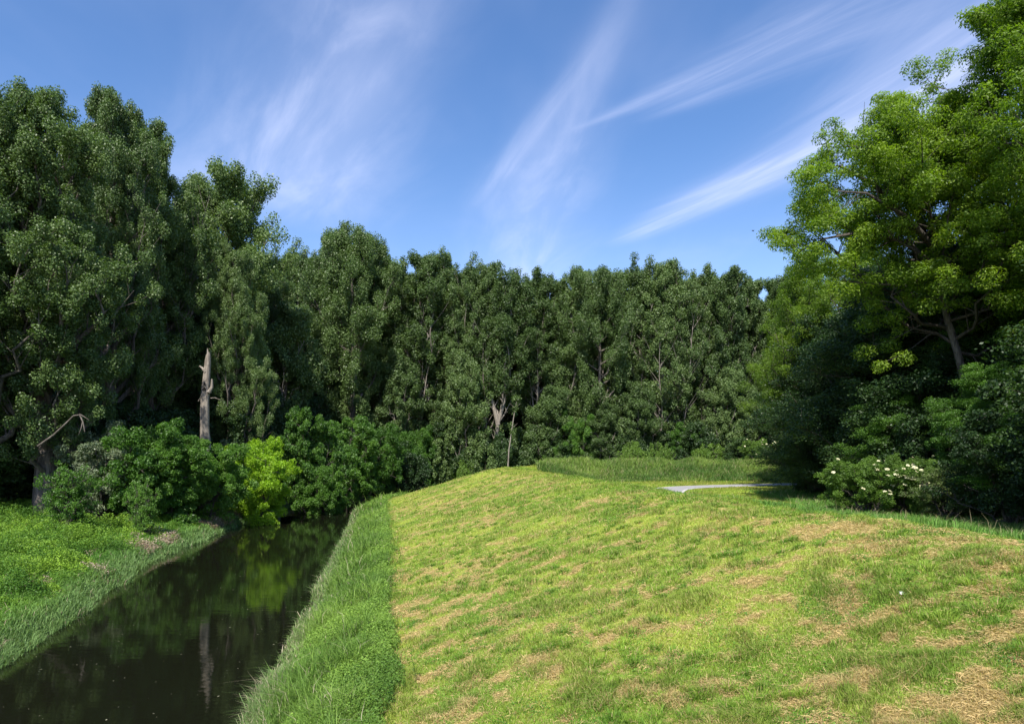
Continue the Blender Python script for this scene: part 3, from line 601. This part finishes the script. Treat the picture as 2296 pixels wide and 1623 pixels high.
place(openpop, at(790, 103), 103, 'broad open crowned poplar above the leafy river shrubs', 'tree', 'poplars of the far row', top=zat(520, 103), rz=2.2, sxy=1.1)
place(openpop, at(1345, 107), 107, 'broad open crowned poplar above the left part of the tall grass', 'tree', 'poplars of the far row', top=zat(612, 107), rz=4., sxy=1.0)
# dead grey trunk
def dead_trunk():
    d = 60.; x = at(460, d); z0 = gz(x, d)-.3; ztop = zat(790, d); H = ztop-z0
    t = np.linspace(0, 1, 40); r_ = np.random.RandomState(5)
    P = np.stack([.38*t+.12*np.sin(t*7), 0*t, H*t], 1)-np.array([.15, 0, 0]); rr = np.interp(t, [0, .25, .45, .6, .8, .93, 1], [.56, .46, .41, .37, .32, .25, .18])*(1+r_.normal(size=40)*.03)
    o = link('dead_trunk', None, None, (x, d, z0), 'tall bare grey dead tree trunk with rotten holes among the left trees', 'dead tree')
    th = np.arange(20)/20*2*np.pi; V = []
    for k in range(40):
        for a in th:
            q = rr[k]*(1+.09*math.sin(3*a+k*.12)+.06*math.sin(8*a+k*.3))
            zz = P[k, 2]+(math.sin(a*3)*.28+math.sin(a*7+1)*.18 if k == 39 else 0)
            V.append((P[k, 0]+q*math.cos(a), P[k, 1]+q*math.sin(a), zz))
    V = np.array(V); i = np.arange(39)[:, None]*20; j = np.arange(20)[None]; j2 = (j+1) % 20
    F = np.stack([i+j, i+j2, i+20+j2, i+20+j], -1).reshape(-1, 4)
    cap = len(V); V = np.vstack([V, [[P[-1, 0], 0, H-.5]]]); F = np.vstack([F, [[39*20+a, 39*20+(a+1) % 20, cap, cap] for a in range(0)]]) if False else F
    link('trunk', mesh_np('dead_trunk', V, F, M['deadwood'], smooth=True), o)
    def off(px, py): return np.array([(px-CX)/FP*d-x, 0, zat(py, d)-z0])
    for nm, pts, r0 in (('branch_stub', [(463, 835), (456, 826), (449, 821)], .16), ('branch_stub', [(470, 880), (477, 868), (477, 850)], .2)):
        p = np.array([off(*q) for q in pts]); p[:, 1] = -.15
        vv, ff = tubes([(p, np.linspace(r0, r0*.35, len(p)))], 8); link(nm, mesh_np(nm, vv, ff, M['deadwood'], smooth=True), o)
    tw = [([(460, 893), (452, 896), (447, 900)], .03), ([(460, 878), (453, 890), (447, 900)], .03), ([(475, 893), (485, 892), (497, 897)], .035)]
    for pts, r in tw:
        vv, ff = tubes([(np.array([off(*q)-[0, .25, 0] for q in pts]), np.linspace(r, r*.5, 3))], 6); link('twig', mesh_np('twig', vv, ff, M['deadwood']), o)
    for (px, py, w, h) in ((463, 862, .20, .24), (462, 873, .30, .26)):          # rotten cavities: dark hollow bowls with a ragged rim
        c = off(px, py); k = np.interp(c[2], P[:, 2], np.arange(40)); rad = np.interp(k, np.arange(40), rr); cx = np.interp(k, np.arange(40), P[:, 0])
        V = []; m = 14
        for ring, (sc, dep) in enumerate(((1.0, -.0), (.8, .03), (.0, .06))):
            for a in range(m):
                th = a/m*6.283; q = sc*(1+.2*math.sin(3*th+px)); X = c[0]+w*q*math.cos(th)*.5; Z = c[2]+h*q*math.sin(th)*.5
                V.append((X, -math.sqrt(max(.02, rad**2*1.2-(X-cx)**2))-.02+dep, Z))
        i = np.arange(2)[:, None]*m; j = np.arange(m)[None]; j2 = (j+1) % m
        link('rot_hole', mesh_np('rot_hole', np.array(V), np.stack([i+j, i+j2, i+m+j2, i+m+j], -1).reshape(-1, 4), M['hole']), o)
dead_trunk()

# ------------------------------------------------------------------ shrubs on the left and far banks: model, px, top y, distance, width scale, label
SH = [('willow', 222, 945, 50, 1., 'grey green willow with bare twigs leaning beside the big trunk'),
      ('sapling', 160, 1062, 44, 1.2, 'small bright green feathery shrub in front of the thick grey trunk'),
      ('green', 325, 948, 52, 1.05, 'broad fresh green shrub on the left bank, widest of its row'),
      ('green2', 385, 975, 53, .85, 'fresh green shrub with a pointed top between two broad shrubs'),
      ('green', 462, 985, 56.5, .9, 'green shrub at the bank corner left of the yellow green one'),
      ('sapling', 318, 1095, 46, .8, 'little sapling standing alone on the left bank grass'),
      ('yellow', 577, 978, 61.5, 1.0, 'bright yellow green shrub overhanging the river bend'),
      ('leafy', 700, 912, 72, .85, 'large leafy shrub right behind the yellow green one'),
      ('leafy', 775, 930, 82, .95, 'large leafy shrub hanging over the end of the water'),
      ('green', 720, 1040, 71, .8, 'low green shrub dipping into the river beneath the large leafy ones'),
      ('green', 845, 945, 93, 1.1, 'green shrub between the water end and the far row'),
      ('yellow', 893, 1032, 101, .8, 'small yellow green shrub at the river turn'),
      ('green', 930, 960, 102, 1.0, 'fresh green shrub behind the small yellow green one'),
      ('poplow', 985, 985, 104, .95, 'grey leaved poplar sucker right of the yellow green shrub'),
      ('low', 1040, 1045, 103, 1.2, 'low yellow green shrub left of the dyke top'),
      ('green2', 1292, 915, 105, .95, 'pale fresh green shrub left of centre of the tall grass'),
      ('green', 1250, 985, 104, .8, 'rounded green shrub above the start of the tall grass'),
      ('green2', 1541, 945, 106, .95, 'fresh green maple shrub standing alone before dark poplars'),
      ('low', 1420, 1010, 101, 1.2, 'low bright shrub behind the tall grass, left one'), ('low', 1480, 1012, 102, 1., 'low bright shrub behind the middle of the tall grass'),
      ('low', 1590, 1012, 101, 1.3, 'low bright shrub behind the tall grass, right of the maple shrub'),
      ('poplow', 1180, 960, 104, .9, 'poplar sucker leaning beside the thin pale pole tree'), ('poplow', 1390, 930, 106, 1., 'poplar sucker with grey leaves left of the maple shrub'),
      ('poplow', 1640, 920, 106, 1., 'poplar sucker with grey leaves right of the maple shrub'), ('poplow', 1080, 975, 103, .9, 'poplar sucker in front of the forked poplar'),
      ('willow', 545, 990, 67, .9, 'pale leaved willow peeping out behind the yellow green shrub')]
for key, px, ty, d, w_, lab in SH:
    place(bush[key], at(px, d), d, lab, 'shrub', 'shrubs along the wood edge', top=zat(ty, d), rz=rnd.random()*6.28, sxy=w_)
el = place(bush['elder'], at(1705, 97), 97, 'distant elder bush with cream flowers above the far tall grass', 'shrub', top=zat(988, 97), sxy=1.1, name='elder_bush')
# understorey that closes the dark gaps
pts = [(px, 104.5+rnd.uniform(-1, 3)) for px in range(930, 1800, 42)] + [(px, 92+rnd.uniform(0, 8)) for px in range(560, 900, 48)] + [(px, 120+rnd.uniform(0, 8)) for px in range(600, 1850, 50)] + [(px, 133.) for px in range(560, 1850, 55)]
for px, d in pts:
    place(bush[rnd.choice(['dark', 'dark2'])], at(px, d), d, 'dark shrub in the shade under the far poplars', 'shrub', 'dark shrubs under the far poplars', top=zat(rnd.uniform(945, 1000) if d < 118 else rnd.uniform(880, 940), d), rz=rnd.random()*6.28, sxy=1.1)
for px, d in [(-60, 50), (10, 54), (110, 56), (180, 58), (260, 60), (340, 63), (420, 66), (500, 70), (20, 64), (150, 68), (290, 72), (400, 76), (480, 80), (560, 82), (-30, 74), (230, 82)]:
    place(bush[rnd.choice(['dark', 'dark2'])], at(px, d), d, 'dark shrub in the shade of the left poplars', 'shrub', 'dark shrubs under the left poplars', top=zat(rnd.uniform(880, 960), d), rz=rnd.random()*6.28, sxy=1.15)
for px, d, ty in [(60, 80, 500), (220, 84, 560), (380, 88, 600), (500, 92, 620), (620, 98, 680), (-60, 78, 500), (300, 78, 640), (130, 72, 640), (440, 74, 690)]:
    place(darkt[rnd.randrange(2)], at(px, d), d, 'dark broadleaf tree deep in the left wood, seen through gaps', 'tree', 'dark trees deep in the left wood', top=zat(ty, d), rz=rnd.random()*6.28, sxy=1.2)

# ------------------------------------------------------------------ right wood
place(ashA, 27.9, 42, 'bright green ash with a curved pale trunk and a long limb reaching left', 'tree', 'trees of the right wood', top=27.5)
place(ashB, 32.0, 37.0, 'tallest bright green ash, dark twisting limbs, cut by the right picture edge', 'tree', 'trees of the right wood', top=32.2)
place(ashC, 28.3, 67, 'small yellow green ash at the far left end of the right wood', 'tree', 'trees of the right wood', top=zat(552, 66), sxy=.8)
place(ashC, 32, 63, 'yellow green ash under the long reaching limb, second from the wood end', 'tree', 'trees of the right wood', top=zat(528, 63), rz=2., sxy=.85)
rw = [(maple[1], 29.8, 43.4, 18.5, 'dim green maple close behind and right of the pale curved trunk'), (maple[0], 32, 54, 19, 'maple with dark hanging foliage below the long ash limb'), (maple[1], 35, 48, 20, 'maple in the shade left of the pale curved trunk'),
      (maple[0], 38, 43, 22, 'maple in the shade right of the pale curved trunk'), (maple[1], 42, 36, 24, 'maple deep in the wood at the right picture edge')]
for m, x, y, tz, lab in rw: place(m, x, y, lab, 'tree', 'trees of the right wood', top=tz, rz=rnd.random()*6.28)
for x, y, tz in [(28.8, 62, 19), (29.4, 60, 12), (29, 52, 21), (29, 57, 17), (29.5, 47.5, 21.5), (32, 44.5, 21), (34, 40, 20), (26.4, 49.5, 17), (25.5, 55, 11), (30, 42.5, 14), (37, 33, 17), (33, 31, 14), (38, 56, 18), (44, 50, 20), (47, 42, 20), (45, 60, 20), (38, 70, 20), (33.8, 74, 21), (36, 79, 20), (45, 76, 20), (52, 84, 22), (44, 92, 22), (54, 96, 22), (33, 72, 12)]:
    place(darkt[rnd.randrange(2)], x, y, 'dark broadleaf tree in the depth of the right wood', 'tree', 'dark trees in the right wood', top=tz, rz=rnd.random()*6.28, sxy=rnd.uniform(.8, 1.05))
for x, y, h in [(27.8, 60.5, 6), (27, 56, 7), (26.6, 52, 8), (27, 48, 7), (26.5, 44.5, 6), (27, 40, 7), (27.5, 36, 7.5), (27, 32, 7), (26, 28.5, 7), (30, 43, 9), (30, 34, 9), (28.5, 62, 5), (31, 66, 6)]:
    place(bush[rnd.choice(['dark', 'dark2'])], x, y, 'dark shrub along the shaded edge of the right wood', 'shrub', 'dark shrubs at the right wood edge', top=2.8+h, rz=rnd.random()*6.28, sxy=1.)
for x, y, tz, lab in [(26.8, 38.6, 11.5, 'small lit maple just right of the pale curved trunk'), (24.9, 45, 10.5, 'small maple with lit sprays left of the pale curved trunk'), (29.6, 35.6, 12.5, 'leafy young maple at the right picture edge above the shaded elder'), (25.6, 34.6, 8.5, 'leafy shrub sized maple behind the shaded elder')]:
    place(maple[rnd.randrange(2)], x, y, lab, 'tree', 'young maples in the right wood', top=tz, rz=rnd.random()*6.28, sxy=.48, name='young_maple')
place(bush['green2'], 26.0, 39.5, 'sunlit green shrub against the dark wood under the pale curved trunk', 'shrub', top=8.6, sxy=.6)
place(bush['elder'], 20.9, 40.6, 'sunlit elder bush with many cream flower heads before the dark wood', 'shrub', top=zat(1036, 40), sxy=1.05, name='elder_bush')
place(bush['elder'], 22.9, 40.2, 'right half of the sunlit elder thicket, few flowers, beside the pale speckled bush', 'shrub', top=zat(1030, 39), sxy=.75, rz=2.5, name='elder_bush')
place(bush['dogwood'], 23.7, 37.8, 'pale speckled bush to the right of the sunlit elder', 'shrub', top=zat(1052, 38), sxy=1.05)
place(bush['eldershade'], 24.6, 34, 'shaded elder bush with pale flower heads at the right picture edge', 'shrub', top=zat(960, 34), sxy=1.1, name='elder_bush')
# the wood goes on along the dyke beside and behind the viewer
for x, y, tz in [(23.5, 21, 17), (24, 13.5, 18), (27, 26, 18), (30, 18, 22), (24, 6, 18), (34, 26, 24)]:
    place(darkt[rnd.randrange(2)], x, y, 'dark tree of the wood beyond the right picture edge', 'tree', 'trees beyond the right picture edge', top=tz, rz=rnd.random()*6.28, sxy=.95)

# thin leaning pole tree before the far row
def pole():
    d = 100.; p0 = np.array([at(1136, d), d, gz(at(1136, d), d)]); q = [(1136, 1052), (1141, 1010), (1148, 960), (1155, 915), (1160, 893)]
    P = np.array([[at(a, d)-p0[0], 0, zat(b, d)-p0[2]] for a, b in q]); P[0, 2] = -.3
    o = link('leaning_sapling', None, None, p0, 'thin pale leaning sapling just behind the dyke top', 'tree')
    vv, ff = tubes([(P, np.array([.12, .10, .08, .06, .03]))]+[(np.array([P[k], P[k]+[.8*s_, 0, .7]]), np.array([.03, .01])) for k, s_ in ((2, 1), (3, -1), (3, 1))], 7); link('trunk', mesh_np('sapling_trunk', vv, ff, M['palebark'], smooth=True), o)
    r_ = np.random.RandomState(9); cl = np.concatenate([P[2:]+r_.normal(size=(3, 3))*.3 for _ in range(4)]); link('crown', leaf_mesh('sapling_crown', cl, np.full(len(cl), .5), 900, .2, .8, M['poplar'], r_), o)
pole()
# pale fallen limb in the left wood
def limb():
    d = 47.; q0 = (160, 938); p0 = np.array([at(165, d), d, zat(960, d)])
    f = lambda a, b, dz=0: np.array([at(a, d)-p0[0], dz, zat(b, d)-p0[2]])
    ps = [(np.array([f(85, 1000), f(120, 975), f(150, 947), f(165, 932), f(178, 930), f(186, 945), f(190, 968)]), np.array([.08, .07, .06, .055, .05, .045, .03])), (np.array([f(178, 928), f(190, 935), f(200, 942)]), np.array([.04, .03, .015])), (np.array([f(186, 945), f(182, 960), f(176, 975)]), np.array([.05, .03, .01]))]
    vv, ff = tubes(ps, 7); o = link('broken_limb', mesh_np('broken_limb', vv, ff, M['bark'], smooth=True), None, p0, 'bare pale broken limb caught in the dark left wood', 'branch')
limb()

# single tall weeds on the mown slope
def weed(px, base_y, top_y, label, seed):
    r_ = np.random.RandomState(seed); d = 17.
    for _ in range(30):
        x = at(px, d); d += (zat(base_y, d)-gz(x, d))*2.2
    x = at(px, d); z0 = gz(x, d); H = zat(top_y, d)-z0
    o = link('tall_weed', None, None, (x, d, z0), label, 'weed', 'single weeds on the slope')
    t = np.linspace(0, 1, 7); P = np.stack([-.12*H*t+.02*np.sin(t*6), 0*t, H*t], 1); P[0, 2] = -.05
    vv, ff = tubes([(P, .008*(1-t*.6))], 6); link('stem', mesh_np('weed_stem', vv, ff, M['green'], tint=np.full(len(ff), .1)), o)
    V = []
    for k in range(9):
        tt = .25+.75*k/9; c = np.array([-.12*H*tt, 0, H*tt]); a = k*2.4; dr = np.array([math.cos(a), math.sin(a), .35]); sd = np.array([-math.sin(a), math.cos(a), 0]); L = .11*(1.25-tt*.7)
        V += [c, c+dr*L*.5+sd*L*.22, c+dr*L+[0, 0, -.03], c+dr*L*.5-sd*L*.22]
    link('leaves', mesh_np('weed_leaves', np.array(V), np.arange(len(V)).reshape(-1, 4), M['green'], tint=r_.rand(len(V)//4)*.5), o)
weed(932, 1530, 1450, 'tall dark stemmed weed standing alone in mown grass near the verge', 1)
weed(898, 1250, 1205, 'small upright weed at the edge between verge and mown slope', 2)
weed(880, 1590, 1520, 'leafy weed at the verge edge near the lower picture edge', 3)

# white scrap in the grass
d = 11.
for _ in range(40):
    x = at(2024, d); d += (zat(1341, d)-gz(x, d))*1.2
x = at(2024, d); r_ = np.random.RandomState(4)
gx, gy = np.meshgrid(np.linspace(-.06, .06, 7), np.linspace(-.035, .035, 5)); zz = .02+.02*r_.rand(*gx.shape)+.05
V = np.stack([gx.ravel(), gy.ravel(), zz.ravel()+gy.ravel()*.7], 1); V2 = V-[0, 0, .003]; i = np.arange(4)[:, None]*7; j = np.arange(6)[None]; F = np.stack([i+j, i+j+1, i+8+j, i+7+j], -1).reshape(-1, 4)
link('paper_scrap', mesh_np('paper_scrap', np.vstack([V, V2]), np.vstack([F, F[:, ::-1]+35]), M['litter']), None, (x, d, gz(x, d)+.03), 'small crumpled white paper scrap lying in the mown grass', 'litter').scale = (.8, .8, .8)
# far bird
d = 90.; bx = at(1688, d); bz = zat(518, d)
body = tubes([(np.array([[-.2, 0, 0], [-.1, 0, .02], [.05, 0, .02], [.18, 0, .0], [.24, 0, 0]]), np.array([.015, .05, .06, .035, .01]))], 8)
o = link('bird', mesh_np('bird_body', body[0], body[1], M['bird'], smooth=True), None, (bx, d, bz), 'tiny dark bird flying in the blue sky', 'bird')
for s_ in (-1, 1):
    wv = np.array([[.08, 0, .03], [-.05, 0, .03], [-.02, s_*.2, .12], [.07, s_*.2, .13], [-.1, s_*.42, .08], [-.06, s_*.42, .085]])
    link('wing', mesh_np('wing', wv, np.array([[0, 1, 2, 3], [3, 2, 4, 5]]), M['bird']), o)
o.rotation_euler = (.3, 0, .5)

# ------------------------------------------------------------------ light and sky
EL = R(52); AZ = R(12)       # sun behind the viewer, slightly to the left
to_sun = np.array([-math.sin(AZ)*math.cos(EL), -math.cos(AZ)*math.cos(EL), math.sin(EL)])
from mathutils import Vector
sl = bpy.data.lights.new('sun', 'SUN'); sl.energy = 4.9; sl.angle = R(.53); sl.color = (1, .95, .86)
so = bpy.data.objects.new('sun', sl); COL.objects.link(so); so.rotation_euler = Vector(tuple(-to_sun)).to_track_quat('-Z', 'Y').to_euler(); so.location = (-20, -40, 60)
W = bpy.data.worlds.new('World'); C.world = W; W.use_nodes = True; N = W.node_tree.nodes; L = W.node_tree.links; N.clear()
out = N.new('ShaderNodeOutputWorld'); bg = N.new('ShaderNodeBackground'); bg.inputs['Strength'].default_value = .13
sky = N.new('ShaderNodeTexSky'); sky.sky_type = 'NISHITA'; sky.sun_disc = False; sky.sun_elevation = EL; sky.sun_rotation = math.atan2(to_sun[0], to_sun[1]); sky.altitude = 100; sky.air_density = 1.0; sky.dust_density = .4; sky.ozone_density = 3.0
def mth(op, a, b=None, c=None, clamp=False):
    n = N.new('ShaderNodeMath'); n.operation = op; n.use_clamp = clamp
    for k, v in enumerate((a, b, c)):
        if v is None: continue
        if isinstance(v, (int, float)): n.inputs[k].default_value = v
        else: L.new(v, n.inputs[k])
    return n.outputs[0]
tc = N.new('ShaderNodeTexCoord'); sp = N.new('ShaderNodeSeparateXYZ'); L.new(tc.outputs['Generated'], sp.inputs[0])
zc = mth('MAXIMUM', sp.outputs[2], .04); PX = mth('DIVIDE', sp.outputs[0], zc); PY = mth('DIVIDE', sp.outputs[1], zc)
def plane(px, py): z = (HY-py)/FP; return np.array([(px-CX)/FP/z, 1/z])
def smooth(x, a, b):
    n = N.new('ShaderNodeMapRange'); n.interpolation_type = 'SMOOTHSTEP'; L.new(x, n.inputs[0]); n.inputs[1].default_value = a; n.inputs[2].default_value = b; return n.outputs[0]
def streak(p0, p1, w0, w1, fall=(.12, .25), seed=0., amp=1., fib=9., bend=0., lo=.38, hi=.72):
    a = plane(*p0); b = plane(*p1); L_ = np.linalg.norm(b-a); d = (b-a)/L_
    dx = mth('SUBTRACT', PX, float(a[0])); dy_ = mth('SUBTRACT', PY, float(a[1]))
    u = mth('DIVIDE', mth('ADD', mth('MULTIPLY', dx, float(d[0])), mth('MULTIPLY', dy_, float(d[1]))), float(L_))
    v = mth('ADD', mth('MULTIPLY', dx, float(-d[1])), mth('MULTIPLY', dy_, float(d[0])))
    if bend: v = mth('ADD', v, mth('MULTIPLY', mth('MULTIPLY', u, mth('SUBTRACT', 1., u)), bend))
    cb = N.new('ShaderNodeCombineXYZ'); L.new(mth('MULTIPLY', u, float(L_)*1.1), cb.inputs[0]); L.new(mth('MULTIPLY', v, fib), cb.inputs[1]); cb.inputs[2].default_value = seed
    no = N.new('ShaderNodeTexNoise'); no.inputs['Scale'].default_value = 1.; no.inputs['Detail'].default_value = 9; no.inputs['Roughness'].default_value = .58; no.inputs['Distortion'].default_value = .5; L.new(cb.outputs[0], no.inputs[0])
    w = mth('MAXIMUM', mth('MULTIPLY_ADD', u, w1-w0, w0), .02)
    q = mth('DIVIDE', v, w); g = mth('EXPONENT', mth('MULTIPLY', mth('MULTIPLY', q, q), -1.))
    ends = mth('MULTIPLY', smooth(u, -fall[0], fall[0]), mth('SUBTRACT', 1., smooth(u, 1-fall[1], 1+fall[1])))
    f = smooth(no.outputs[0], lo, hi)
    f = mth('MULTIPLY_ADD', f, .68, .32)
    return mth('MULTIPLY', mth('MULTIPLY', mth('MULTIPLY', g, ends), f), amp)
ST = [streak((590, 470), (860, -40), .40, .16, (.2, .45), 1., .40, 4),
      streak((700, 430), (930, 40), .14, .10, (.3, .3), 6., .18, 6),
      streak((1160, 660), (1375, 60), .36, .05, (.2, .25), 2., .30, 4.5, bend=.12),
      streak((1085, 440), (1290, 160), .06, .03, (.3, .3), 9., .2, 12),
      streak((1400, 535), (2330, 60), .07, .20, (.12, .3), 3., .33, 11, bend=-.16, lo=.3, hi=.7),
      streak((1500, 470), (2330, 150), .10, .18, (.2, .3), 5., .22, 10, bend=-.1),
      streak((1330, 275), (1950, -30), .02, .10, (.2, .3), 4., .26, 10, bend=-.08),
      streak((1480, 250), (2050, 20), .04, .10, (.2, .3), 7., .22, 12),
      streak((1900, 330), (2500, -60), .2, .32, (.3, .3), 8., .38, 6)]
m_ = ST[0]
for s_ in ST[1:]: m_ = mth('ADD', m_, s_)
veil = N.new('ShaderNodeTexNoise'); veil.inputs['Scale'].default_value = .9; veil.inputs['Detail'].default_value = 4
cb = N.new('ShaderNodeCombineXYZ'); L.new(mth('MULTIPLY', PX, 1.6), cb.inputs[0]); L.new(mth('MULTIPLY', PY, .7), cb.inputs[1]); L.new(cb.outputs[0], veil.inputs[0])
m_ = mth('ADD', m_, mth('MULTIPLY', smooth(veil.outputs[0], .45, .75), .10)); m_ = mth('ADD', m_, mth('MULTIPLY', mth('SUBTRACT', 1., smooth(sp.outputs[2], .12, .42)), .08)); m_ = mth('MINIMUM', m_, .8)
mx = N.new('ShaderNodeMix'); mx.data_type = 'RGBA'; L.new(m_, mx.inputs[0])
hs = N.new('ShaderNodeHueSaturation'); hs.inputs['Saturation'].default_value = 1.2; L.new(sky.outputs[0], hs.inputs['Color']); L.new(hs.outputs[0], mx.inputs[6])
CL = N.new('ShaderNodeRGB'); CL.outputs[0].default_value = (5.0, 6.0, 7.4, 1); L.new(CL.outputs[0], mx.inputs[7])
tn = N.new('ShaderNodeMix'); tn.data_type = 'RGBA'; tn.blend_type = 'MULTIPLY'; tn.inputs[0].default_value = 1; tn.inputs[7].default_value = (1.12, .97, 1.0, 1)
L.new(mx.outputs[2], tn.inputs[6]); L.new(tn.outputs[2], bg.inputs[0]); L.new(bg.outputs[0], out.inputs[0])

cam = bpy.data.cameras.new('camera'); co = bpy.data.objects.new('camera', cam); COL.objects.link(co); co.location = (0, 0, CAMZ); co.rotation_euler = (R(90), 0, 0)
cam.sensor_width = 36; cam.lens = 36*FP/2296; cam.shift_y = (HY-811.5)/2296; cam.clip_end = 6000; cam.clip_start = .1; C.camera = co
C.view_settings.view_transform = 'Standard'; C.view_settings.look = 'None'; C.view_settings.exposure = .68; C.view_settings.gamma = 1
C.cycles.max_bounces = 4; C.cycles.diffuse_bounces = 2; C.cycles.glossy_bounces = 2; C.cycles.transmission_bounces = 3; C.cycles.transparent_max_bounces = 4
